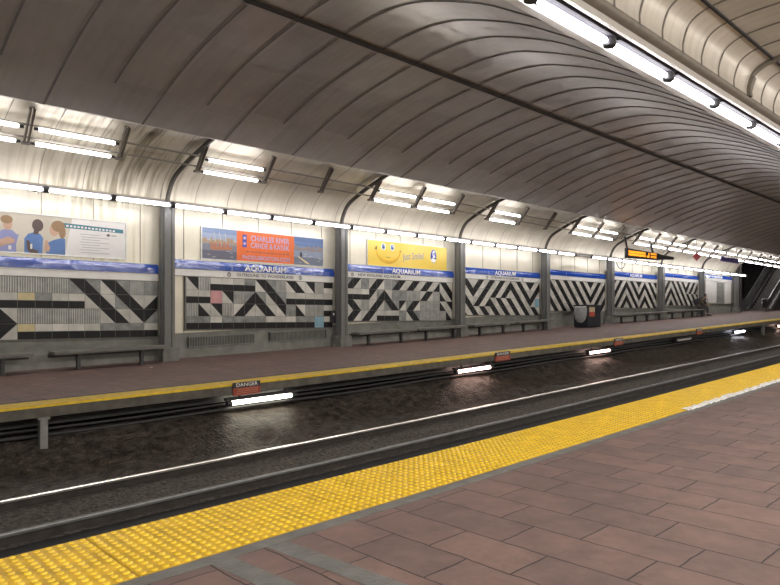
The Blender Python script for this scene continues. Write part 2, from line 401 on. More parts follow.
# ceiling over the near platform with its rounded cove
NP = [(4.58, 5.80), (4.46, 5.80)] + catmull([(4.45, 5.86), (4.45, 6.05), (4.35, 6.31), (4.12, 6.455), (3.78, 6.51), (3.3, 6.53), (2, 6.54), (-5, 6.5)], 4)
m = MB(); m.sweep(NP, XS, zero, smooth=True, mats=[1, 1, 1] + [0] * (len(NP) - 4))
for i in range(-22, 96):
    x = 1.63 + .7625 * i
    heavy = (i % 8 == 0); w = .07 if heavy else .018; h = .06 if heavy else .012
    pr = NP[2:-1]
    q = [(y - (h if k < 8 else 0), z - (h if k > 3 else 0)) for k, (y, z) in enumerate(pr)]
    m.sweep(q, [x - w, x + w], zero, 1)
    for e in (x - w, x + w): m.add([(e, *a) for a in pr] + [(e, *a) for a in q], [(k, k + 1, k + 1 + len(pr), k + len(pr)) for k in range(len(pr) - 1)], 1)
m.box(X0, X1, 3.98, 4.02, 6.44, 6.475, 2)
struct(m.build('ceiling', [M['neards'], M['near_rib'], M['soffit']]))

# ------------------------------------------------------------------ tactile paving panels (near edge)
def tactile(L=1.62, W=.875, n=(24, 13)):
    m = MB(); m.box(.004, L - .004, 0, W, -.02, .006)
    sx = L / n[0]; sy = W / n[1]; K = 8
    for i in range(n[0]):
        for j in range(n[1]):
            cx = (i + .5) * sx; cy = (j + .5) * sy
            vs = [(cx + r * math.cos(2 * math.pi * k / K), cy + r * math.sin(2 * math.pi * k / K), z) for r, z in ((.022, .006), (.019, .012), (.011, .015)) for k in range(K)]
            fs = [(a * K + k, a * K + (k + 1) % K, (a + 1) * K + (k + 1) % K, (a + 1) * K + k) for a in range(2) for k in range(K)] + [tuple(range(2 * K, 3 * K))]
            m.add(vs, fs, 1, False)
    return m
tp0 = None
ordn = ['first', 'second', 'third', 'fourth', 'fifth', 'sixth', 'seventh', 'eighth', 'ninth', 'tenth', 'eleventh', 'twelfth', 'thirteenth', 'fourteenth', 'fifteenth', 'sixteenth', 'seventeenth', 'eighteenth', 'nineteenth', 'twentieth', 'twenty-first', 'twenty-second', 'twenty-third', 'twenty-fourth', 'twenty-fifth', 'twenty-sixth']
for k in range(0, 13):
    x = -.14 + 1.62 * k
    if tp0 is None: o = tp0 = tactile().build('tactile_panel', [M['yelshade'], M['yel']])
    else: o = copy_tree(tp0)
    o.location = (x, 3.625, G(x)); o.rotation_euler = (0, -math.atan((G(x + 1.62) - G(x)) / 1.62), 0)
    tag(o, f'yellow studded tactile panel on the near edge, {ordn[k]} from the lower left', 'tactile paving', 'tactile panels along the near edge')
m = MB(); pts = frange(8.9, 19, .09)  # lumpy bright white strip with uneven edges beside the tactile panels
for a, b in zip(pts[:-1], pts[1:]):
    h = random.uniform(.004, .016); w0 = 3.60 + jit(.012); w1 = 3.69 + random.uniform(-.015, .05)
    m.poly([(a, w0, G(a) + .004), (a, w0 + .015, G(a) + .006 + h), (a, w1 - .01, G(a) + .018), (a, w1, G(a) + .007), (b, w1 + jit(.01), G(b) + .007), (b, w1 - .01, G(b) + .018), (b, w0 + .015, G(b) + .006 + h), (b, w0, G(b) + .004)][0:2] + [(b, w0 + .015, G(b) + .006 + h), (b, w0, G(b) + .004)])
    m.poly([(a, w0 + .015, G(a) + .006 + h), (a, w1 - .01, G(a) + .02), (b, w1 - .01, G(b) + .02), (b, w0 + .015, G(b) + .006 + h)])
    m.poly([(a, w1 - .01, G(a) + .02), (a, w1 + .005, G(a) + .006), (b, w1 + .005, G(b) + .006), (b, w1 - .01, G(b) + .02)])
tag(m.build('edge_strip', M['roughw']), 'rough white strip along the inner edge of the yellow tactile paving at right', 'edging')

# ------------------------------------------------------------------ rails
def rail(y, label, hm='rail'):
    root = empty('running_rail', (0, y, 0), label, 'rail', 'running rails')
    h = MB(); h.sweep([(-.035, -1.0), (-.03, -.985), (.03, -.985), (.035, -1.0), (.035, -1.03), (-.035, -1.03)], XS, G, closed=True); h.build('rail_head', M[hm], root)
    b = MB(); b.sweep([(-.03, -1.03), (.03, -1.03), (.012, -1.045), (.012, -1.12), (.075, -1.15), (-.075, -1.15), (-.012, -1.12), (-.012, -1.045)], XS, G, closed=True); b.build('rail_web', M['railb'], root)
rail(9.82, 'shiny running rail at the foot of the dark bank')
rail(8.33, 'running rail nearer the camera, above the black part of the pit', 'rail2')
# cable duct and pipes under the far platform
m = MB(); m.sweep([(11.86, -.38), (11.86, -.26), (12.1, -.26), (12.1, -.38)], XS[1:-1], G, closed=True); tag(m.build('cable_duct', M['duct']), 'black cable duct running under the far platform slab', 'cable duct')
for y, z, r, lb in ((11.80, -.43, .028, 'upper black cable sagging along the recess under the far platform'), (11.72, -.52, .035, 'lower thick black cable lying along the top of the bank')):
    m = MB(); m.tube([(x, y, G(x) + z + .015 * math.sin(x * 1.1)) for x in frange(X0 + .2, X1 - .2, .8)], r, 6); tag(m.build('power_cable', M['duct']), lb, 'cable')
for x, lb in ((3.12, 'concrete post under the far platform slab at the far left'), (37.9, 'post under the far platform between the last two pit lamps')):
    m = MB(); z = G(x); m.box(x - .06, x + .06, 11.42, 11.56, z - .82, z - .2); m.box(x - .09, x + .09, 11.41, 11.58, z - .23, z - .19)
    tag(m.build('support_post', M['conc'], bevel=.008), lb, 'post')
# pit lamps
for k, (a, tm, lb) in enumerate(((6.55, 'tw', 'lit pit lamp with warm white tube, leftmost under the far platform edge'), (13.4, 'tp', 'lit pit lamp with pinkish tube, second from the left under the far platform'), (20.3, 'tp', 'pinkish lit pit lamp below the recycling bin side of the platform'), (27.4, 'toff', 'dead unlit lamp under the far platform edge'), (34.0, 'tb', 'cool white pit lamp under the far platform, right of the unlit one'), (40.6, 'tp', 'pink pit lamp at the right edge of the photo'))):
    r = empty('pit_lamp', (a, 11.6, G(a + .75) - .38), lb, 'lamp', 'lamps under the far platform edge', rot=(0, -math.atan(slope(a)), 0))
    m = MB(); m.tube([(0.02, 0, -.03), (.05, 0, -.03), (1.45, 0, -.03), (1.48, 0, -.03)], [.03, .045, .045, .03], 10); m.build('tube', M[tm], r)
    for e in (-.02, 1.52): m = MB(); m.tube([(e - .05, 0, -.03), (e + .05, 0, -.03)], .06, 10); m.build('end_cap', M['sock'], r)
    m = MB(); m.box(-.1, 1.6, -.05, .06, .03, .08); m.box(.2, .24, -.02, .02, .08, .20); m.box(1.3, 1.34, -.02, .02, .08, .20); m.build('mounting_channel', M['duct'], r)
# danger signs on the slab edge
for a, w, lb in ((6.55, .62, 'black and red danger sign on the slab edge above the warm pit lamp'), (14.95, .7, 'danger sign on the slab edge right of the pink pit lamp'), (21.9, .62, 'small danger sign on the slab edge right of the third pit lamp'), (29.2, .6, 'distant danger sign on the slab edge beyond the unlit lamp')):
    r = empty('danger_sign', (a, 11.46, G(a + w / 2) - .22), lb, 'sign', 'danger signs on the far platform edge', rot=(0, -math.atan(slope(a)), 0))
    m = MB(); m.box(0, w, 0, .025, -.02, .13); m.build('red_plate', M['red'], r)
    m = MB(); m.box(0, w, 0, .025, .13, .235); m.build('black_plate', M['ink'], r)
    lettering('lettering', 'DANGER', .10, M['ltr'], r, (w / 2, -.004, .183), width=w * .78)
    m = MB()
    for z in (.095, .055, .015): m.box(.06 + .03 * (z > .05), w - .06, -.004, 0, z, z + .014)
    m.build('small_print', mat('sign_print', (.45, .20, .12), .5), r)

# ------------------------------------------------------------------ columns
BAYS = ['above the nurses poster', 'above the orange canoe and kayak advertisement', 'above the yellow smiling banana advertisement', 'in the bay just past the banana advertisement', 'in the bay with the recycling bin', 'in the bay behind the hanging orange display', 'in the bay beside the seated person', 'in the last bay with the white panels']
CD = ['between the nurses poster and the orange advertisement', 'between the orange and the yellow advertisements', 'right of the yellow advertisement', 'just left of the recycling bin', 'just right of the recycling bin', 'below the hanging orange display', 'behind the seated person', 'at the far end of the wall before the escalator']
def column(k):
    X = COLX[k]; zb = F(X, 17.05)
    r = empty('steel_column', (X, 17.05, zb), 'grey steel column ' + CD[k], 'column', 'grey columns along the far platform')
    t = 4.62 - zb; m = MB(); w = .15
    m.box(-w, .035, -.16, -.13, .3, t); m.box(.065, w, -.155, -.13, .3, t); m.box(-w, w, .13, .16, .3, t); m.box(-.06, .06, -.13, .13, .3, t)
    m.box(-w - .01, -w + .025, -.1, .1, .3, t); m.box(-w + .03, w - .03, -.135, -.125, .3, t, 1)
    m.build('shaft', [M['col'], M['rib']], r, bevel=.006)
    m = MB(); m.box(-.24, .24, -.26, .22, -.03, .36); m.build('plinth', M['conc'], r, bevel=.02)
    if k < 7:
        pts = catmull([(0, 0, t - .05), (.02, -.02, t + .25), (.07, -.26, 5.30 - zb), (.15, -.80, 5.62 - zb), (.26, -1.4, 5.90 - zb), (.34, -2.05, 6.13 - zb)], 5)
        m = MB(); m.tube(pts, .065, 8); m.build('curved_rib', M['rib'], r)
    return r
for k in range(8): column(k)

# ------------------------------------------------------------------ wall lamps
def make_wall_lamp():
    r = empty('wall_lamp', (0, 0, 0), 'x', 'lamp', 'fluorescent lamps along the far wall')
    m = MB(); m.tube([(.07, 0, 0), (.10, 0, 0), (1.42, 0, 0), (1.45, 0, 0)], [.025, .038, .038, .025], 10); m.build('tube', M['tube'], r)
    m = MB(); m.sweep([(-.045, .055), (.045, .055), (.045, .085), (-.045, .085)], [.03, 1.49], zero, closed=True); m.build('reflector', M['refl'], r)
    m = MB(); m.tube([(1.46, 0, .01), (1.58, 0, .01)], .085, 12); m.build('socket', M['sock'], r)
    m = MB(); m.bar((1.52, .05, .03), (1.52, .95, .10), .03, .03); m.build('wall_arm', M['strap'], r)
    return r
wl = None
for j in range(-4, 28):
    x = 7.55 + 1.525 * j
    wl = wl or make_wall_lamp()
    o = wl if j == -4 else copy_tree(wl)
    o.location = (x, 16.35, 4.48)
    b = (j + 4) // 4; i = (j + 4) % 4
    o['label'] = f'wall lamp {BAYS[b]}, {ordn[i]} of four'
    if j == 13:
        o['label'] = 'unlit wall lamp above the recycling bin in the otherwise glowing row'
        t = [c for c in o.children if c.name.startswith('tube')][0]; t.data = t.data.copy(); t.data.materials[0] = M['toff']

# ------------------------------------------------------------------ twin-tube fixtures, straps and conduits under the cove
SX = [3.98 + 2.033 * i for i in range(-2, 27)]
for y, z, lb in ((15.72, 5.74, 'upper conduit pipe of the pair along the cove'), (15.95, 5.52, 'lower conduit pipe of the pair along the cove')):
    m = MB(); m.tube([(X0 + .5, y, z), (57.2, y, z)], .024, 6); tag(m.build('conduit_pipe', M['pipe']), lb, 'pipe', 'conduit pipes along the cove')
st = None
for n_, x in enumerate(SX):
    i = n_ - 2
    if st is None:
        m = MB(); m.bar((-.03, -.50, .52), (-.03, .04, -.12), .03, .12, w2=.03, h2=.07); m.bar((.05, -.50, .52), (.05, .04, -.12), .03, .12, w2=.03, h2=.07); m.box(-.07, .09, -.02, .1, -.14, -.08)
        o = st = m.build('hanger_strap', M['strap'])
    else: o = copy_tree(st)
    o.location = (x, 15.92, 5.5)
    c = (i - 2) // 3; q = (i - 2) % 3
    if c < 0: lb = f'hanger strap of the conduits above the nurses poster, {ordn[i + 2]} from the left'
    else: lb = ['strap at the rib of the column ', 'first strap past the column ', 'second strap past the column '][q] + (CD[c] if c < 7 else f'at the far end, {ordn[c - 7]} set')
    tag(o, lb, 'bracket', 'hanger straps under the cove')
def make_twin():
    r = empty('twin_lamp', (0, 0, 0), 'x', 'lamp', 'twin tube lamps under the cove')
    for dy, dz in ((-.23, .17), (.05, -.09)):
        m = MB(); m.tube([(.19, dy, dz), (.22, dy, dz), (1.82, dy, dz), (1.85, dy, dz)], [.03, .042, .042, .03], 10); t = m.build('tube', M['tube2'], r)
        for e in (.155, 1.885): q = MB(); q.tube([(e - .05, dy, dz), (e + .05, dy, dz)], .035, 8); q.build('end_cap', M['sock'], t)
    return r
tw = None; count = {}
for i in [-2, -1, 0, 2, 5, 6, 8, 11, 12] + list(range(14, 26)):
    x = 3.98 + 2.033 * i
    o = tw = make_twin() if tw is None else copy_tree(tw)
    o.location = (x, 15.92, 5.5)
    b = min(7, max(0, int((x + 1 - 1.63) // 6.1)))
    count[b] = count.get(b, 0) + 1
    o['label'] = f'twin tube lamp {BAYS[b]}, {ordn[count[b] - 1]} from the left'

# ------------------------------------------------------------------ lamps in the near trough
def make_near():
    r = empty('trough_lamp', (0, 0, 0), 'x', 'lamp', 'lamps in the white trough at upper right')
    m = MB(); m.tube([(.16, 0, 0), (.20, 0, 0), (1.86, 0, 0), (1.90, 0, 0)], [.03, .042, .042, .03], 10); m.build('tube', M['tuben'], r)
    m = MB(); m.sweep([(-.11, .05), (0, .075), (.11, .05), (.11, .07), (-.11, .07)], [.1, 1.97], zero, closed=True); m.build('reflector', M['refln'], r)
    m = MB(); m.box(1.95, 2.08, -.05, .05, -.06, .05); m.tube([(2.02, 0, -.05), (2.02, 0, .06)], .095, 14); m.build('socket', M['sock'], r)
    return r
nl = None
for k, j in enumerate(range(-4, 16)):
    o = nl = make_near() if nl is None else copy_tree(nl)
    o.location = (9.05 - 2.03 + 2.033 * j, 4.81, 5.64)
    o['label'] = f'lamp in the white trough at upper right, {ordn[k]} along its row'
# unseen fill lights added over the near platform (behind the photographer)
def area(x, y, z, sx_, sy_, e, rx=0., c=(1, .96, .89)):
    ld = bpy.data.lights.new('fill_light', 'AREA'); ld.shape = 'RECTANGLE'; ld.size = sx_; ld.size_y = sy_; ld.energy = e; ld.color = c
    lo = bpy.data.objects.new('fill_light', ld); COL.objects.link(lo); lo.location = (x, y, z); lo.rotation_euler = (rx, 0, 0)
for x in (-3, 6, 16, 28, 42):
    area(x, -2.6, 5.4, 7, .3, 450, math.radians(20))
    area(x, -2.6, 5.0, 7, .3, 240, math.radians(160))
area(57, 18.5, 6.7, 6, 2, 70)  # unseen fill lights added to brighten the escalator hall
area(58, 15, 6.0, 8, .4, 60)

# ------------------------------------------------------------------ tile murals
TM = [M['grout'], M['t_black'], M['t_light'], M['t_white'], M['t_grey'], M['t_beige'], M['t_pink'], M['t_blue']]
def mural(k, x0, tw_, rows, label, bold=False):
    nC = len(rows[0]); xm = x0 + nC * tw_ / 2; zb = F(1.63 + 6.1 * k + 3.05, WALL) + .73; H = .375
    m = MB(); rr = random.Random(k * 11 + 3); W = nC * tw_
    m.box(-.03, W + .03, -.02, .04, -.03, 4 * H + .02, 0)
    g = .004; yf = -.028
    def quad(pts, mi): m.poly([(p[0] * tw_, yf, (4 - p[1]) * H) for p in pts], mi)
    def lt(): return rr.choice([2, 3, 3]) if bold else rr.choice([2, 2, 3, 4, 2])
    e = .012
    for r in range(4):
        for c in range(nC):
            ch = rows[r][c]; a, b, t, u = c + e, c + 1 - e, r + e, r + 1 - e
            if ch == 'B': quad([(a, t), (b, t), (b, u), (a, u)], 1)
            elif ch == 'L': quad([(a, t), (b, t), (b, u), (a, u)], lt())
            elif ch == 'G': quad([(a, t), (b, t), (b, u), (a, u)], 4)
            elif ch in 'PC': quad([(a, t), (b, t), (b, u), (a, u)], 6 if ch == 'P' else 7)
            elif ch in 'be':
                quad([(a, t), (b, t), (b, r + .5 - e), (a, r + .5 - e)], 5 if ch == 'e' else lt()); quad([(a, r + .5 + e), (b, r + .5 + e), (b, u), (a, u)], 1)
            elif ch == 't':
                quad([(a, t), (b, t), (b, r + .5 - e), (a, r + .5 - e)], 1); quad([(a, r + .5 + e), (b, r + .5 + e), (b, u), (a, u)], lt())
            elif ch == 'S':
                quad([(a, t), (b, t), (b, u), (a, u)], 4); nS = 7; old = yf; yf = -.034
                for q in range(nS):
                    p0 = a + (b - a) * (q + .3) / nS; p1 = a + (b - a) * (q + .62) / nS
                    quad([(p0, t), (p1, t), (p1, u), (p0, u)], rr.choice([2, 2, 3]))
                yf = old
            else:
                L_ = lt(); s1 = [(a, t), (b, t), (b, u)]; s2 = [(a, t), (b, u), (a, u)]; s3 = [(a, t), (b, t), (a, u)]; s4 = [(b, t), (b, u), (a, u)]
                bl, li = {'1': (s1, s2), '2': (s2, s1), '3': (s3, s4), '4': (s4, s3)}[ch]
                quad(bl, 1); quad(li, L_)
    return tag(m.build('tile_mural', TM, loc=(x0, WALL, zb)), label, 'mural', 'tile murals on the far wall')
mural(0, 7.56 - 14 * .38, .38, ['S1SGSSSS1212SG', 'bbbbbebbb12124', '4SS12SSSSS1213', 'b4bb3ebbbbbbbb'.replace('e', 'e')], 'tile mural left of the first column with two black diagonals forming a V')
mural(1, 8.38, .374, ['1Sbbbb12S121St', 'bbP1S4212bbbbb', 'S21S43121G2SSb', 'bbbbbbbbbbbbCb'], 'tile mural under the orange advertisement with one pink and one blue tile')
mural(2, 14.15, .37, ['43G43S434343412', 'bbb342GGSS43S21', '12S4312343SSS21', '4343bbbG12SSSS2'], 'tile mural under the yellow banana advertisement with scattered chevrons')
def bands(dirs, special=None, par=0):
    out = []
    for r in range(4):
        s = ''
        for c, col in enumerate(dirs):
            d = col[r]
            if d == '\\': s += '1' if (c - r + par) % 2 == 0 else '2'
            else: s += '4' if (c + r + par) % 2 == 0 else '3'
        out.append(s)
    for (r, c, ch) in special or []: out[r] = out[r][:c] + ch + out[r][c + 1:]
    return out
B = '\\\\\\\\'; Sx = '////'
mural(3, 20.28, .37, bands([B] * 2 + ['///\\'] * 3 + ['//\\\\'] * 4 + [B] * 4 + ['///\\'] * 2, [(2, 14, 'C')]), 'tile mural of bold zigzags in the bay right of the yellow advertisement, one blue tile', True)
mural(4, 26.38, .37, bands([B] * 11 + [Sx] * 4), 'tile mural of bold diagonal stripes behind the recycling bin', True)
mural(5, 32.48, .37, bands([Sx] * 5 + [B] * 4 + [Sx] * 2 + [B] * 4), 'tile mural of bold M shaped zigzags right of the recycling bin', True)
mural(6, 38.58, .37, bands([Sx] * 4 + [B] * 6 + ['//\\\\'] * 5), 'tile mural of bold zigzags left of the seated person', True)
# white panels and grey panel in the last bay
for a, b, mm, lb in ((44.75, 47.4, 'white', 'wide white wall panel right of the seated person'), (47.45, 48.75, 'conc', 'grey door panel between the white panels at the far end'), (48.8, 50.1, 'white', 'narrow white wall panel beside the last column')):
    r = empty('wall_panel', (a, WALL, F(47.4, WALL) + .73), lb, 'panel', 'panels in the last bay')
    m = MB(); m.box(.03, b - a - .03, -.03, .05, .03, 1.46); m.build('board', M[mm], r)
    m = MB(); w = b - a
    for q in ((0, .03, 0, 1.5), (w - .03, w, 0, 1.5), (.03, w - .03, 0, .03), (.03, w - .03, 1.46, 1.5)): m.box(q[0], q[1], -.04, .05, q[2], q[3])
    m.build('frame', M['frame'], r)

# ------------------------------------------------------------------ station name bands
texts = [None, ('AQUARIUM', 'OUTBOUND TO WONDERLAND'), ('AQUARIUM', 'NEW ENGLAND AQUARIUM'), ('AQUARIUM', 'OUTBOUND TO WONDERLAND'), None, ('AQUARIUM', None), None, ('AQUARIUM', None)]
NAMEB = ['left of the first column, below the nurses poster', 'under the orange advertisement', 'under the yellow advertisement', 'in the bay right of the yellow advertisement', 'above the recycling bin', 'below the hanging orange display', 'above the benches left of the seated person', 'above the white panels at the far end']
for k in range(8):
    a = 1.63 + 6.1 * k + .17; b = a + 5.76; zt = F(1.63 + 6.1 * k + 3.05, WALL) + 2.70
    r = empty('station_name_band', (a, WALL, zt), 'blue and white station name band ' + NAMEB[k], 'sign', 'station name bands on the far wall')
    w = b - a
    m = MB(); m.box(0, w, -.012, .04, -.26, 0); m.sweep([(-.012, 0), (-.016, -.004), (-.07, -.112), (-.07, -.255), (-.012, -.26)], [0, w], zero); m.box(1.9, 1.91, -.0715, .04, -.258, -.1, 1); m.box(0, w, -.03, .04, -.004, .016, 1); m.build('blue_band', [M['blue'], M['frame']], r)
    m = MB(); m.box(0, w, -.045, .04, -.455, -.262); m.build('white_band', M['white'], r)
    if texts[k]:
        lettering('station_name', texts[k][0], .235, M['ltr'], r, (3.38 - .3, -.074, -.15), width=1.48, bold=.006)
        if texts[k][1]:
            cx = {1: 3.1, 2: 1.75, 3: 3.1}[k]
            lettering('direction_text', texts[k][1], .13, M['ink'], r, (cx, -.050, -.36), width=2.05, bold=.002)
            m = MB()
            for ex in ((-1.28, 1.28) if k != 2 else (-1.28,)):
                for a0 in range(12):
                    t0, t1 = a0 * math.pi / 6, (a0 + 1) * math.pi / 6
                    m.poly([(cx + ex + rr_ * math.cos(t), -.050, -.36 + rr_ * math.sin(t)) for rr_, t in ((.045, t0), (.065, t0), (.065, t1), (.045, t1))])
                m.poly([(cx + ex - .025, -.05, -.345), (cx + ex + .025, -.05, -.345), (cx + ex + .025, -.05, -.33), (cx + ex - .025, -.05, -.33)])
                m.poly([(cx + ex - .008, -.05, -.39), (cx + ex + .008, -.05, -.39), (cx + ex + .008, -.05, -.345), (cx + ex - .008, -.05, -.345)])
            m.build('round_emblem', M['ink'], r)

# ------------------------------------------------------------------ advertisements
def flat(name, c, rough=.4, c2=None, var=.06, scale=4): return mat(name, c, rough, var=var, scale=scale, c2=c2)
def ell(cx, cz, rx, rz, y, n=18, a0=0, a1=2 * math.pi): return [(cx + rx * math.cos(a0 + (a1 - a0) * i / n), y, cz + rz * math.sin(a0 + (a1 - a0) * i / n)) for i in range(n)]
def frame(r, w, h, t=.03):
    m = MB(); m.box(-t, w + t, -.035, .03, -t, 0); m.box(-t, w + t, -.035, .03, h, h + t); m.box(-t, 0, -.035, .03, 0, h); m.box(w, w + t, -.035, .03, 0, h); m.build('frame', M['frame'], r)
WY = WALL + .03
# nurses poster
r = empty('poster', (2.6, WY, 3.09), 'long poster of three people in blue scrubs and a white notice', 'poster')
W, H = 4.1, .93; frame(r, W, H)
m = MB(); m.box(0, W, -.012, .03, 0, H); m.build('picture', flat('poster_bg', (.50, .46, .38), c2=(.62, .57, .48), scale=1.2), r)
pm = [flat('scrub_blue', (.10, .20, .45)), flat('scrub_purple', (.26, .28, .52)), flat('poster_skin', (.55, .35, .25)), flat('poster_skin_dark', (.10, .07, .065)), flat('poster_hair', (.30, .19, .10)), M['paperw']]
def art(parts, mats_, name, parent):
    m = MB()
    for i, (mi, pts) in enumerate(parts): m.poly([(p[0], p[1] - .0006 * i, p[2]) for p in pts], mi)
    return m.build(name, mats_, parent)
y = -.015
def xp(px):      # along-wall place of a photo column, for laying the printed figures out on the flat poster
    u = (px - 390) / 650; return (.686 + .728 * u) / (.728 - .686 * u) * WY - 2.6
parts = []
# left figure
parts += [(1, [(xp(-4), y, 0), (xp(-4), y, .35), (xp(1), y, .50), (xp(5), y, .53), (xp(12), y, .52), (xp(17), y, .42), (xp(19), y, .44), (xp(16), y, .2), (xp(16), y, 0)]), (2, ell(xp(7.5), .66, .10, .15, y)), (4, ell(xp(6.5), .76, .13, .10, y)), (2, [(xp(-1), y, .10), (xp(0), y, .28), (xp(8), y, .36), (xp(15), y, .30), (xp(14), y, .22), (xp(5), y, .16)])]
parts += [(0, [(xp(24), y, 0), (xp(24), y, .34), (xp(28), y, .46), (xp(33), y, .5), (xp(40), y, .48), (xp(43), y, .38), (xp(42), y, 0)]), (3, ell(xp(37.5), .68, .125, .15, y)), (3, [(xp(33), y, .46), (xp(34), y, .6), (xp(39), y, .58), (xp(38), y, .46)]), (3, [(xp(27), y, .06), (xp(26), y, .3), (xp(29), y, .3), (xp(33), y, .1), (xp(38), y, .06), (xp(38), y, .0), (xp(30), y, .0)])]
parts += [(0, [(xp(46), y, 0), (xp(45), y, .22), (xp(49), y, .30), (xp(54), y, .36), (xp(62), y, .42), (xp(65), y, .40), (xp(65), y, 0)]), (2, ell(xp(54), .60, .11, .15, y)), (4, ell(xp(58), .70, .16, .14, y)), (4, ell(xp(62), .56, .08, .16, y)), (2, [(xp(44), y, .1), (xp(45), y, .34), (xp(47), y, .34), (xp(50), y, .14), (xp(48), y, .04)])]
parts += [(5, [(xp(30), y, .1), (xp(30), y, .22), (xp(32), y, .22), (xp(32), y, .1)]), (5, [(xp(8), y, .05), (xp(8), y, .15), (xp(11), y, .15), (xp(11), y, .05)])]
art(parts, pm, 'printed_people', r)
parts = [(0, [(xp(64.5), y, 0.0), (W, y, 0.0), (W, y, .93), (xp(72), y, .93)]), (1, [(xp(61), y, .80), (xp(61), y, .68), (W - .06, y, .66), (W - .06, y, .76)])]
for i in range(8): parts.append((2, [(xp(80) + .02 * (i % 3), y, .56 - .065 * i), (xp(109) - .22 * (i % 2 == 0), y, .56 - .065 * i), (xp(109) - .22 * (i % 2 == 0), y, .56 - .065 * i - .014), (xp(80) + .02 * (i % 3), y, .56 - .065 * i - .014)]))
parts.append((3, ell(xp(108), .58, .05, .035, y))); parts.append((2, [(xp(111), y, .59), (xp(116), y, .59), (xp(116), y, .56), (xp(111), y, .56)]))
for i in range(14):
    a = xp(66) + (W - .25 - xp(66)) * i / 14; parts.append((0, [(a, y, .755 - .004 * i * .6), (a + .055, y, .755 - .004 * i * .6), (a + .055, y, .71 - .004 * i * .6), (a, y, .71 - .004 * i * .6)]))
art(parts, [M['paperw'], flat('teal_header', (.05, .20, .26)), flat('print_grey', (.38, .38, .38)), flat('logo_grey', (.15, .13, .14))], 'white_notice', r)
# orange canoe advertisement
r = empty('advertisement', (8.88, WY, 3.24), 'orange advertisement with a boat photo at each end', 'advertisement', 'advertisements above the name bands')
W, H = 4.36, .90; frame(r, W, H)
m = MB(); m.box(1.13, 3.20, -.012, .03, 0, H); m.build('orange_field', flat('ad_orange', (.80, .17, .035)), r)
def skyart(x0, x1, warm, nm):
    parts = []; n = 5
    cs = [(.17, .20, .27), (.28, .33, .45), (.20, .28, .48), (.13, .21, .42), (.10, .17, .36)] if not warm else [(.13, .13, .18), (.24, .26, .33), (.44, .46, .54), (.33, .40, .56), (.22, .30, .50)]
    zs_ = [0, .25, .45, .6, .75, .9]
    for i in range(5): parts.append((i, [(x0, y, zs_[i]), (x1, y, zs_[i]), (x1, y, zs_[i + 1]), (x0, y, zs_[i + 1])]))
    rr = random.Random(3 if warm else 8); x = x0
    while x < x1 - .02:
        w_ = rr.uniform(.05, .14); h_ = rr.uniform(.06, .20)
        parts.append((5, [(x, y, .46), (min(x + w_, x1), y, .46), (min(x + w_, x1), y, .46 + h_), (x, y, .46 + h_)])); x += w_ * 1.05
    for q in range(9):
        a = rr.uniform(x0 + .03, x1 - .1); b = rr.uniform(.05, .38); parts.append((6, [(a, y, b), (a + .09, y, b), (a + .09, y, b + .015), (a, y, b + .015)]))
    if warm:
        parts.append((7, [(x0 + .30, y, .27), (x0 + .95, y, .30), (x0 + 1.0, y, .40), (x0 + .8, y, .37), (x0 + .25, y, .37)]))
        for s_ in (.45, .62, .8): parts.append((6, [(x0 + s_, y, .37), (x0 + s_ + .015, y, .37), (x0 + s_ - .06, y, .78), (x0 + s_ - .08, y, .78)]))
        for s_ in (.3, .42, .56, .7, .82): parts.append((7, ell(x0 + s_, .42, .045, .07, y, 10)))
    else:
        parts.append((8, [(x0 + .12, y, .26), (x0 + .20, y, .26), (x0 + .55, y, .08), (x0 + .62, y, .03), (x0 + .45, y, .06)])); parts.append((9, ell(x0 + .26, .33, .05, .09, y, 10)))
    cm = [flat('ad_tone', c) for c in cs] + [flat('ad_town', (.42, .30, .20) if warm else (.30, .25, .25)), flat('ad_glint', (.62, .58, .55)), flat('ad_boat', (.50, .20, .11)), flat('ad_kayak', (.75, .62, .35)), flat('ad_paddler', (.06, .06, .08))]
    m = MB(); m.box(x0, x1, -.012, .03, 0, H); m.build(nm, cm[2], r); art(parts, cm, 'printed_scene', r)
skyart(0, 1.13, True, 'boat_photo'); skyart(3.20, W, False, 'kayak_photo')
lav = flat('ad_lavender', (.52, .40, .60))
lettering('lettering', 'CHARLES RIVER', .235, lav, r, (2.31, -.0135, .70), width=1.42, bold=.006)
lettering('lettering', 'CANOE & KAYAK', .235, lav, r, (2.31, -.0135, .49), width=1.42, bold=.006)
lettering('lettering', 'PADDLEBOSTON.COM', .17, lav, r, (2.18, -.0135, .115), width=1.7, bold=.004)
m = MB()
for i in range(11): m.poly([(1.45 + i * .145, -.0135, .275), (1.45 + i * .145 + .11, -.0135, .275), (1.45 + i * .145 + .11, -.0135, .315), (1.45 + i * .145, -.0135, .315)])
m.build('small_print', flat('ad_small', (.45, .12, .08)), r)
m = MB(); m.box(1.33, 1.47, -.016, 0, .42, .80); m.add(ell(1.40, .70, .05, .05, -.0165, 12), [tuple(range(12))], 1); m.add(ell(1.40, .53, .05, .05, -.0165, 12), [tuple(range(12))], 1); m.build('blue_badge', [flat('badge_blue', (.06, .08, .45)), lav], r)
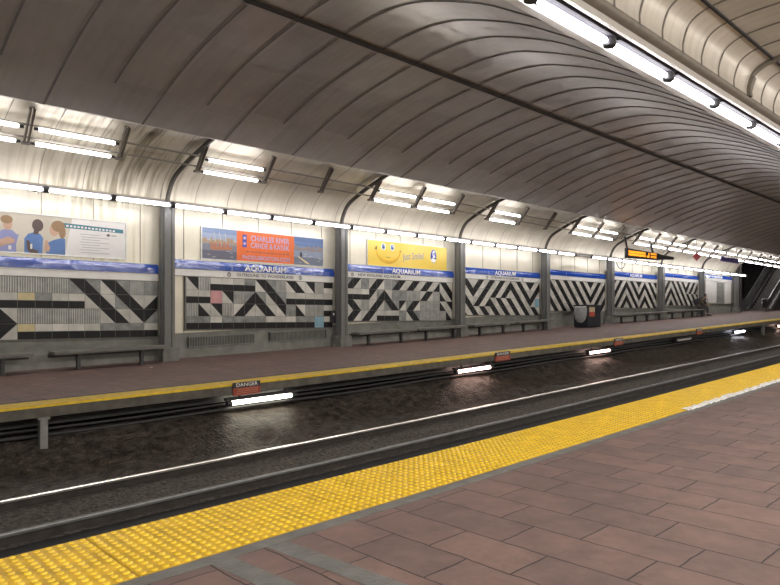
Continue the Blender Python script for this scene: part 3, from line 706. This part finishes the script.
# yellow banana advertisement
r = empty('advertisement', (15.22, WY, 3.40), 'yellow advertisement with a smiling banana and the words just smile', 'advertisement', 'advertisements above the name bands')
W, H = 4.2, .90; frame(r, W, H, .02)
m = MB(); m.box(0, W, -.012, .03, 0, H); m.build('yellow_field', flat('ad_yellow', (.86, .60, .05), c2=(.90, .68, .16), scale=.8), r)
cx, cz = 1.0, .60; n = 16; outer = []; inner = []
for i in range(n + 1):
    a = math.pi + math.pi * i / n; outer.append((cx + .62 * math.cos(a), y, cz + .52 * math.sin(a))); t = math.sin(math.pi * i / n)
    inner.append((cx + .55 * math.cos(a), y, cz + (.52 - .24 * t) * math.sin(a)))
parts = [(1, [(outer[i]), (outer[i + 1]), (inner[i + 1]), (inner[i])]) for i in range(n)]
parts += [(1, [(outer[i][0], y, outer[i][2]), (outer[i + 1][0], y, outer[i + 1][2]), (outer[i + 1][0], y, outer[i + 1][2] + .03), (outer[i][0], y, outer[i][2] + .03)]) for i in range(n)][:0]
mid = [((o_[0] + i_[0]) / 2, y, (o_[2] + i_[2]) / 2) for o_, i_ in zip(outer, inner)]
parts += [(0, [outer[i], outer[i + 1], mid[i + 1], mid[i]]) for i in range(n)]
parts += [(2, [(cx - .68, y, .58), (cx - .60, y, .70), (cx - .56, y, .70), (cx - .55, y, .58)]), (2, [(cx + .56, y, .60), (cx + .66, y, .62), (cx + .64, y, .54)]), (2, [(cx - .16, y, .35), (cx, y, .30), (cx + .16, y, .35), (cx, y, .325)])]
for ex in (-.24, .20): parts += [(3, ell(cx + ex, .70, .115, .125, y)), (4, ell(cx + ex, .70, .085, .10, y)), (5, ell(cx + ex + .01, .69, .04, .05, y)), (3, ell(cx + ex + .03, .73, .018, .022, y))]
eyes = parts[-8:]; parts = parts[:-8]
art(parts[:-3], [flat('banana_shade', (.72, .42, .03)), flat('banana', (.88, .58, .06)), flat('banana_tip', (.25, .13, .05)), M['ltr'], flat('eye_blue', (.12, .22, .40)), M['ink']], 'banana', r)
for nm_, pp in (('banana_tip', parts[-3:-2]), ('banana_tip', parts[-2:-1]), ('mouth_line', parts[-1:]), ('eye', eyes[:4]), ('eye', eyes[4:])): art([(q[0] - 2, [(p[0], p[1] - .012, p[2]) for p in q[1]]) for q in pp], [flat('banana_tip', (.25, .13, .05)), M['ltr'], flat('eye_blue', (.12, .22, .40)), M['ink']], nm_, r)
lettering('slogan', 'Just Smile!', .36, flat('slogan_grey', (.30, .33, .42)), r, (2.33, -.0135, .44), width=1.15, bold=.004).rotation_euler = (math.pi / 2, math.radians(-5), 0)
parts = [(0, ell(3.43, .52, .19, .285, y)), (1, ell(3.43, .52, .165, .255, y)), (2, ell(3.43, .36, .14, .075, y)), (2, ell(3.45, .60, .075, .12, y)), (1, ell(3.46, .61, .035, .07, y)), (2, [(3.33, y, .66), (3.44, y, .74), (3.54, y, .70), (3.44, y, .685)]), (2, [(3.36, y, .46), (3.54, y, .52), (3.55, y, .49), (3.37, y, .43)])]
art(parts, [flat('oval_edge', (.75, .72, .30)), flat('oval_blue', (.02, .06, .42)), M['ltr']], 'oval_emblem', r)
# notice box, vents
r = empty('call_box', (13.5, WALL - .02, F(13.5, WALL) + .78), 'small black call box on the wall left of the second column', 'call box')
m = MB(); m.box(0, .19, -.09, .08, 0, .42); m.build('case', M['sock'], r, bevel=.01)
m = MB(); m.box(.05, .14, -.11, -.085, .06, .2); m.box(.07, .12, -.10, -.085, .26, .34, 1); m.build('handset', [M['rubber'], M['white']], r)
for a, b, lb in ((8.45, 10.6, 'long grey louvred vent low on the wall, left one under the orange bay mural'), (11.15, 13.35, 'long grey louvred vent low on the wall, right one under the orange bay mural')):
    r = empty('wall_vent', (a, WALL - .03, F((a + b) / 2, WALL) + .30), lb, 'vent', 'vents low on the wall', rot=(0, -math.atan(slope(a)), 0))
    m = MB(); w = b - a; m.box(0, w, 0, .02, -.04, .26); m.build('backing', M['duct'], r)
    m = MB()
    for i in range(int(w / .05)): m.box(.02 + i * .05, .02 + i * .05 + .018, -.012, .003, -.02, .24)
    m.box(0, w, -.015, .003, -.04, -.02); m.box(0, w, -.015, .003, .24, .26); m.build('grille', M['base'], r)

# ------------------------------------------------------------------ benches
def make_bench():
    r = empty('bench', (0, 0, 0), 'x', 'bench', 'benches along the far wall')
    m = MB()
    for i in range(5): m.box(0, 2.75, .0 + i * .094, .086 + i * .094, .40, .465)
    m.box(.02, 2.73, .02, .45, .375, .402); m.build('seat', M['bench'], r, bevel=.01)
    for x in (.55, 2.1):
        m = MB(); m.box(x, x + .08, .17, .29, .0, .375); m.box(x - .03, x + .11, .12, .34, -.02, .02); m.box(x - .01, x + .09, .06, .42, .33, .38); m.build('leg', M['benchl'], r, bevel=.006)
    m = MB(); m.box(.0, 2.75, .49, .53, .30, .40); m.build('rear_rail', M['benchl'], r)
    return r
bl = [(1.55, 'leftmost grey bench cut off by the left edge of the photo'), (4.72, 'grey bench left of the first column under the black diagonal V'), (14.1, 'left bench of the pair below the yellow advertisement'), (16.95, 'right bench of the pair below the yellow advertisement'), (20.1, 'left bench of the pair in the bay past the yellow advertisement'), (23.1, 'right bench of the pair left of the recycling bin'), (31.95, 'first bench right of the recycling bin'), (34.9, 'second bench right of the recycling bin'), (38.2, 'bench left of the one with the seated person'), (41.1, 'bench on which the person with the backpack sits')]
b0 = None
for x, lb in bl:
    o = b0 = make_bench() if b0 is None else copy_tree(b0)
    o.location = (x, 16.42, F(x, 16.65)); o.rotation_euler = (0, -math.atan(slope(x + 1.3)), 0); o['label'] = lb
# paper scraps
m = MB(); m.poly([(6.66, 15.6, F(6.66, 15.6) + .004), (6.74, 15.62, F(6.7, 15.6) + .012), (6.73, 15.7, F(6.7, 15.7) + .005), (6.65, 15.68, F(6.7, 15.7) + .02)])
tag(m.build('litter_scrap', M['paperw']), 'white scrap of litter on the far platform before the first column', 'litter')

# ------------------------------------------------------------------ recycling bin
r = empty('recycling_bin', (27.8, 15.9, F(28.4, 16.2)), 'dark navy recycling bin with a grey bag over its left side', 'bin')
m = MB(); m.box(0, 1.2, 0, .75, 0.03, 1.0); m.box(.04, 1.16, .04, .71, -.03, .04); m.build('body', M['bin'], r, bevel=.02)
m = MB(); m.box(-.03, 1.23, -.03, .78, 1.0, 1.06); m.build('lid', M['bin'], r, bevel=.02)
m = MB(); pts = [(.03, .92), (.72, .92), (.72, .62), (.66, .38), (.54, .24), (.38, .20), (.22, .25), (.10, .38), (.04, .62)]
vs = [(-.02, p[0], p[1]) for p in pts] + [(-.075, .375 + (p[0] - .375) * .8, .58 + (p[1] - .58) * .8) for p in pts]; n = len(pts)
m.add(vs, [(i, (i + 1) % n, n + (i + 1) % n, n + i) for i in range(n)] + [tuple(range(n, 2 * n))], 0, True); m.build('hanging_bag', M['bag'], r)
m = MB(); m.box(-.06, -.01, .08, .68, .93, .99); m.build('white_bar', M['ltr'], r)
m = MB(); m.box(.12, .62, -.012, .004, .72, .95, 0); m.box(.12, .62, -.012, .004, .50, .72, 1); m.build('poster', [flat('bin_beige', (.62, .50, .32)), flat('bin_red', (.50, .09, .06))], r)

# ------------------------------------------------------------------ hanging display and small signs
r = empty('led_display', (29.75, 14.95, 4.40), 'black hanging display with glowing orange lettering', 'display')
m = MB(); m.add([(0, 0, 0), (3.5, 0, .10), (3.5, 0, .44), (0, 0, .48), (0, .12, 0), (3.5, .12, .10), (3.5, .12, .44), (0, .12, .48)], [(0, 1, 2, 3), (4, 7, 6, 5), (0, 4, 5, 1), (3, 2, 6, 7), (0, 3, 7, 4), (1, 5, 6, 2)]); m.build('housing', M['hous'], r, bevel=.01)
m = MB(); rr = random.Random(5)
def blk(x0, x1, z0, z1):
    f = lambda x, z: (x, -.006, z + x * .012)
    m.poly([f(x0, z0), f(x1, z0), f(x1, z1), f(x0, z1)])
x = .18
for i in range(8):            # blurred word: two rows of letter blocks
    for z in (.13, .26):
        blk(x, x + .06, z, z + .11); blk(x + .12, x + .18, z, z + .11); blk(x, x + .18, z + (.0 if i % 2 else .09), z + .02 + (.0 if i % 2 else .09)); blk(x + .03, x + .16, z + .045, z + .065)
    x += .225
blk(2.28, 2.36, .13, .37); blk(2.10, 2.36, .13, .17); blk(2.10, 2.16, .13, .22)
x = 2.55
for i in range(3):
    for z in (.12, .27): blk(x, x + .05, z, z + .1); blk(x + .12, x + .17, z, z + .1); blk(x, x + .17, z + .08, z + .1)
    x += .22
m.build('lit_lettering', M['led'], r)
m = MB(); m.add([(3.5, .02, .12), (3.5, .11, .12), (3.5, .11, .42), (3.5, .02, .42), (5.4, .04, .24), (5.4, .10, .24), (5.4, .10, .38), (5.4, .04, .38)], [(0, 1, 2, 3), (4, 5, 6, 7), (0, 4, 5, 1), (3, 2, 6, 7), (0, 3, 7, 4), (1, 5, 6, 2)]); m.build('support_arm', M['hous'], r)
for x in (.15, 2.9):
    m = MB(); m.bar((x, .06, .45), (x + .9, .62, 1.12), .08, .08); m.build('hanger', M['hous'], r)
r = empty('diamond_sign', (38.2, 15.0, 5.0), 'small red diamond sign hanging near the distant lamps', 'sign')
m = MB(); s_ = .25; q = [(0, 0, s_), (s_ * .75, -s_ * .6, 0), (0, 0, -s_), (-s_ * .75, s_ * .6, 0)]
m.add(q + [(p[0] + .02, p[1] + .025, p[2]) for p in q], [(0, 1, 2, 3), (4, 5, 6, 7), (0, 1, 5, 4), (1, 2, 6, 5), (2, 3, 7, 6), (3, 0, 4, 7)]); m.build('plate', M['diam'], r)
m = MB(); m.bar((0.01, .01, .23), (.01, .01, 1.2), .015, .015); m.build('hanger', M['strap'], r)
r = empty('overhead_board', (43.4, 15.55, 5.08), 'long purple board below the distant twin lamps', 'sign')
m = MB(); m.box(0, 3.0, -.03, .03, 0, .30); m.build('board', M['purple'], r)
for x in (.3, 2.7): m = MB(); m.bar((x, 0, .28), (x, 0, .95), .03, .03); m.build('hanger', M['strap'], r)
m = MB(); m.tube(catmull([(31.4, 16.38, 4.43), (31.6, 16.36, 4.16), (31.9, 16.35, 4.06), (32.25, 16.36, 4.2), (32.4, 16.38, 4.43)], 5), .018, 6)
tag(m.build('dangling_cable', M['rubber']), 'loop of dark cable dangling from the lamp row right of the recycling bin', 'cable')

# ------------------------------------------------------------------ escalator at the far right
ex, ez = 53.3, F(52, 16.6)
r = empty('escalator', (ex, 16.9, ez), 'escalator rising away past the end of the panelled wall', 'escalator')
A = math.radians(30)
for s_, nm in ((-.8, 'near'), (.8, 'far')):
    line = [(0.2, .25), (1.2, .25), (10, .25 + 8.8 * math.tan(A))]
    m = MB(); y0 = s_ - .03; y1 = s_ + .03
    lo = [(-.2, .1), (1.4, .1), (10.2, .1 + 8.8 * math.tan(A))]; hi = [(-.2, .85), (1.0, .92), (9.8, .92 + 8.8 * math.tan(A))]
    pr = lo + hi[::-1]
    m.add([(a, y0, b) for a, b in pr] + [(a, y1, b) for a, b in pr], [(0, 1, 4, 5), (1, 2, 3, 4), (6, 11, 10, 7), (7, 10, 9, 8)] + [(i, (i + 1) % 6, 6 + (i + 1) % 6, 6 + i) for i in range(6)]); m.build('balustrade', M['escg'], r)
    path = catmull([(-.2, s_, .35), (-.42, s_, .55), (-.42, s_, .8), (-.2, s_, .96), (.9, s_, 1.0), (1.4, s_, 1.18), (9.8, s_, 1.0 + 8.8 * math.tan(A))], 4)
    m = MB(); m.tube(path, .045, 8); m.build('handrail', M['rubber'] if nm == 'far' else M['escm'], r)
    m = MB(); m.add([(-.2, s_ - .12, 0), (1.3, s_ - .12, 0), (10.2, s_ - .12, 8.8 * math.tan(A)), (10.2, s_ - .12, .3 + 8.8 * math.tan(A)), (1.2, s_ - .12, .3), (-.2, s_ - .12, .3)] + [(-.2, s_ + .12, 0), (1.3, s_ + .12, 0), (10.2, s_ + .12, 8.8 * math.tan(A)), (10.2, s_ + .12, .3 + 8.8 * math.tan(A)), (1.2, s_ + .12, .3), (-.2, s_ + .12, .3)],
        [(0, 1, 4, 5), (1, 2, 3, 4), (6, 11, 10, 7), (7, 10, 9, 8)] + [(i, (i + 1) % 6, 6 + (i + 1) % 6, 6 + i) for i in range(6)]); m.build('skirt_deck', M['escm'] if nm == 'near' else M['escg'], r)
for i in range(22):
    a = 1.0 + i * .4; b = .02 + max(0, i - 1) * .231
    m = MB(); m.box(a, a + .42, -.62, .62, b, b + .05); m.box(a, a + .03, -.62, .62, b - .2, b + .05); m.build('step', M['escm'], r)
m = MB(); m.add([(1.3, -.82, 0), (10.2, -.82, 0), (10.2, -.82, 8.8 * math.tan(A)), (1.3, -.78, 0), (10.2, -.78, 0), (10.2, -.78, 8.8 * math.tan(A))], [(0, 1, 2), (3, 5, 4), (0, 3, 4, 1), (1, 4, 5, 2), (0, 2, 5, 3)]); m.build('side_cladding', M['escg'], r)
m = MB(); m.box(CE + 13, CE + 13.2, 13, 21, 1, 9); struct(m.build('wall_end', M['dark']))

# ------------------------------------------------------------------ seated person with a backpack
px, py = 43.25, 16.80; pz = F(px, py) + .03
cloth_j = mat('jacket_brown', (.085, .06, .045), .8); cloth_t = mat('trousers_dark', (.06, .05, .055), .85); skin = mat('skin', (.42, .26, .19), .55); hairm = mat('hair_dark', (.02, .016, .015), .6); shoe = mat('shoe_dark', (.03, .028, .03), .5)
P = empty('person', (px, py, pz), 'person in a brown jacket sitting on the bench leaning forward', 'person', rot=(0, 0, -math.pi / 2))
def skinned(name, chains, m_, sub=1):
    vs = []; es = []; rs = []; idx = {}
    for ch in chains:
        prev = None
        for (x, y_, z, rad) in ch:
            key = (round(x, 4), round(y_, 4), round(z, 4))
            if key not in idx: idx[key] = len(vs); vs.append((x, y_, z)); rs.append(rad)
            if prev is not None and prev != idx[key]: es.append((prev, idx[key]))
            prev = idx[key]
    me = bpy.data.meshes.new(name); me.from_pydata(vs, es, []); me.materials.append(m_)
    o = bpy.data.objects.new(name, me); COL.objects.link(o); o.parent = P
    md = o.modifiers.new('Skin', 'SKIN'); md.use_smooth_shade = True
    for i, sv in enumerate(me.skin_vertices[0].data): sv.radius = (rs[i], rs[i]); sv.use_root = (i == 0)
    if sub: s2 = o.modifiers.new('Sub', 'SUBSURF'); s2.levels = sub; s2.render_levels = sub
    return o
pel = (0, 0, .56, .135); ch_ = (.16, 0, .92, .15); nk = (.27, 0, 1.10, .055); hd = (.36, 0, 1.21, .085); hd2 = (.385, 0, 1.30, .08)
chains = [[pel, (.06, 0, .74, .13), ch_, (.235, 0, 1.05, .09), nk, hd, hd2]]
hands = []
for s_ in (-1, 1):
    kn = (.43, .13 * s_, .54, .07); an = (.46 + .12 * (s_ < 0), .14 * s_, .09, .042)
    chains.append([pel, (.02, .11 * s_, .55, .10), kn, (.45 + .05 * (s_ < 0), .135 * s_, .32, .058), an, (an[0] + .15, an[1], .04, .038)])
    sh = (.20, .20 * s_, 1.0, .065); el = (.30, .22 * s_, .70, .045); wr = (.50, .08 * s_, .66, .028)
    hb = (.56, .055 * s_, .665, .032)
    chains.append([ch_, sh, el, wr, hb])
    for f in range(4):
        b = (.59, (.075 - .02 * f) * s_, .672 - .004 * f, .011); L_ = (.032, .038, .036, .027)[f]
        chains.append([hb, b, (.59 + L_, b[1], .668, .009), (.60 + L_, b[1], .668 - L_ * .8, .008)])
    chains.append([hb, (.565, .02 * s_, .69, .011), (.60, .005 * s_, .695, .009)])
skinned('body', chains, skin)
jc = [[(.0, 0, .58, .16), (.06, 0, .74, .165), (.16, 0, .92, .175), (.235, 0, 1.06, .11)]]
for s_ in (-1, 1): jc.append([(.16, 0, .92, .175), (.20, .20 * s_, 1.0, .085), (.30, .22 * s_, .70, .062), (.47, .095 * s_, .662, .042)])
skinned('jacket', jc, cloth_j)
tr = []
for s_ in (-1, 1):
    an = (.46 + .12 * (s_ < 0), .14 * s_, .12, .058)
    tr.append([(0, 0, .56, .15), (.02, .11 * s_, .555, .115), (.43, .13 * s_, .545, .085), (.45 + .05 * (s_ < 0), .135 * s_, .32, .072), an])
skinned('trousers', tr, cloth_t)
for s_ in (-1, 1):
    ax = .46 + .12 * (s_ < 0)
    m = MB(); pr = [(-.09, 0), (.20, 0), (.21, .04), (.14, .075), (.04, .10), (-.02, .13), (-.09, .12)]
    m.add([(ax + a, .14 * s_ - .045, b) for a, b in pr] + [(ax + a, .14 * s_ + .045, b) for a, b in pr], [tuple(range(7)), tuple(range(7, 14))] + [(i, (i + 1) % 7, 7 + (i + 1) % 7, 7 + i) for i in range(7)]); m.build('shoe', shoe, P, bevel=.012)
def ball(name, c, rx, ry, rz, m_, parent, cut=None):
    bm = bmesh.new(); bmesh.ops.create_uvsphere(bm, u_segments=16, v_segments=10, radius=1)
    if cut is not None: bmesh.ops.delete(bm, geom=[v for v in bm.verts if cut(v.co)], context='VERTS')
    for v in bm.verts: v.co = Vector((c[0] + v.co.x * rx, c[1] + v.co.y * ry, c[2] + v.co.z * rz))
    for f in bm.faces: f.smooth = True
    me = bpy.data.meshes.new(name); bm.to_mesh(me); bm.free(); me.materials.append(m_)
    o = bpy.data.objects.new(name, me); COL.objects.link(o); o.parent = parent; return o
ball('hair', (.37, 0, 1.285), .118, .105, .12, hairm, P, cut=lambda c: c.x > .35 and c.z < .35)
for s_ in (-1, 1): ball('eye', (.462, .035 * s_, 1.275), .012, .014, .012, M['ink'], P); ball('ear', (.37, .088 * s_, 1.25), .02, .012, .032, skin, P)
ball('nose', (.475, 0, 1.245), .022, .014, .02, skin, P); ball('mouth', (.455, 0, 1.205), .012, .026, .008, M['diam'], P)
bp = empty('backpack', (px, py - .09, pz + .03), 'dark bulky backpack on the back of the seated person', 'backpack', rot=(0, 0, -math.pi / 2))
m = MB(); pr = [(-.18, .60), (-.32, .62), (-.40, .80), (-.34, 1.02), (-.16, 1.10), (.0, 1.06), (-.08, .84)]; n = 7
m.add([(a, -.18, b) for a, b in pr] + [(a, .18, b) for a, b in pr], [tuple(range(7)), tuple(range(7, 14))] + [(i, (i + 1) % 7, 7 + (i + 1) % 7, 7 + i) for i in range(7)])
o = m.build('pack', mat('pack_black', (.022, .02, .026), .7), bp, bevel=.05)
m = MB(); m.add([(-.41, -.12, .66), (-.41, .12, .66), (-.45, .12, .86), (-.45, -.12, .86), (-.33, -.12, .62), (-.33, .12, .62), (-.37, .12, .92), (-.37, -.12, .92)], [(0, 1, 2, 3), (4, 7, 6, 5), (0, 4, 5, 1), (1, 5, 6, 2), (2, 6, 7, 3), (3, 7, 4, 0)]); m.build('front_pocket', mat('pocket_black', (.03, .028, .035), .7), bp, bevel=.03)
for s_ in (-1, 1):
    m = MB(); m.tube(catmull([(-.05, .12 * s_, 1.04), (.12, .13 * s_, 1.15), (.34, .13 * s_, 1.0), (.31, .13 * s_, .84), (.05, .16 * s_, .68), (-.12, .15 * s_, .66)], 4), .02, 6); m.build('shoulder_strap', M['rubber'], bp)

# ------------------------------------------------------------------ camera, world, view
cam = bpy.data.cameras.new('camera'); co = bpy.data.objects.new('camera', cam); COL.objects.link(co)
cam.sensor_width = 36; cam.lens = 36 * 650 / 780; cam.shift_y = 24.5 / 780
yaw = math.atan2(.728, .686)
co.location = (0, 0, 1.55); co.rotation_euler = (math.pi / 2, 0, yaw - math.pi / 2)
cam.clip_end = 300; sc.camera = co
w = bpy.data.worlds.new('world'); sc.world = w; w.use_nodes = True
w.node_tree.nodes['Background'].inputs[0].default_value = (.5, .48, .46, 1); w.node_tree.nodes['Background'].inputs[1].default_value = .02
sc.view_settings.view_transform = 'Standard'; sc.view_settings.look = 'None'; sc.view_settings.exposure = 0.12
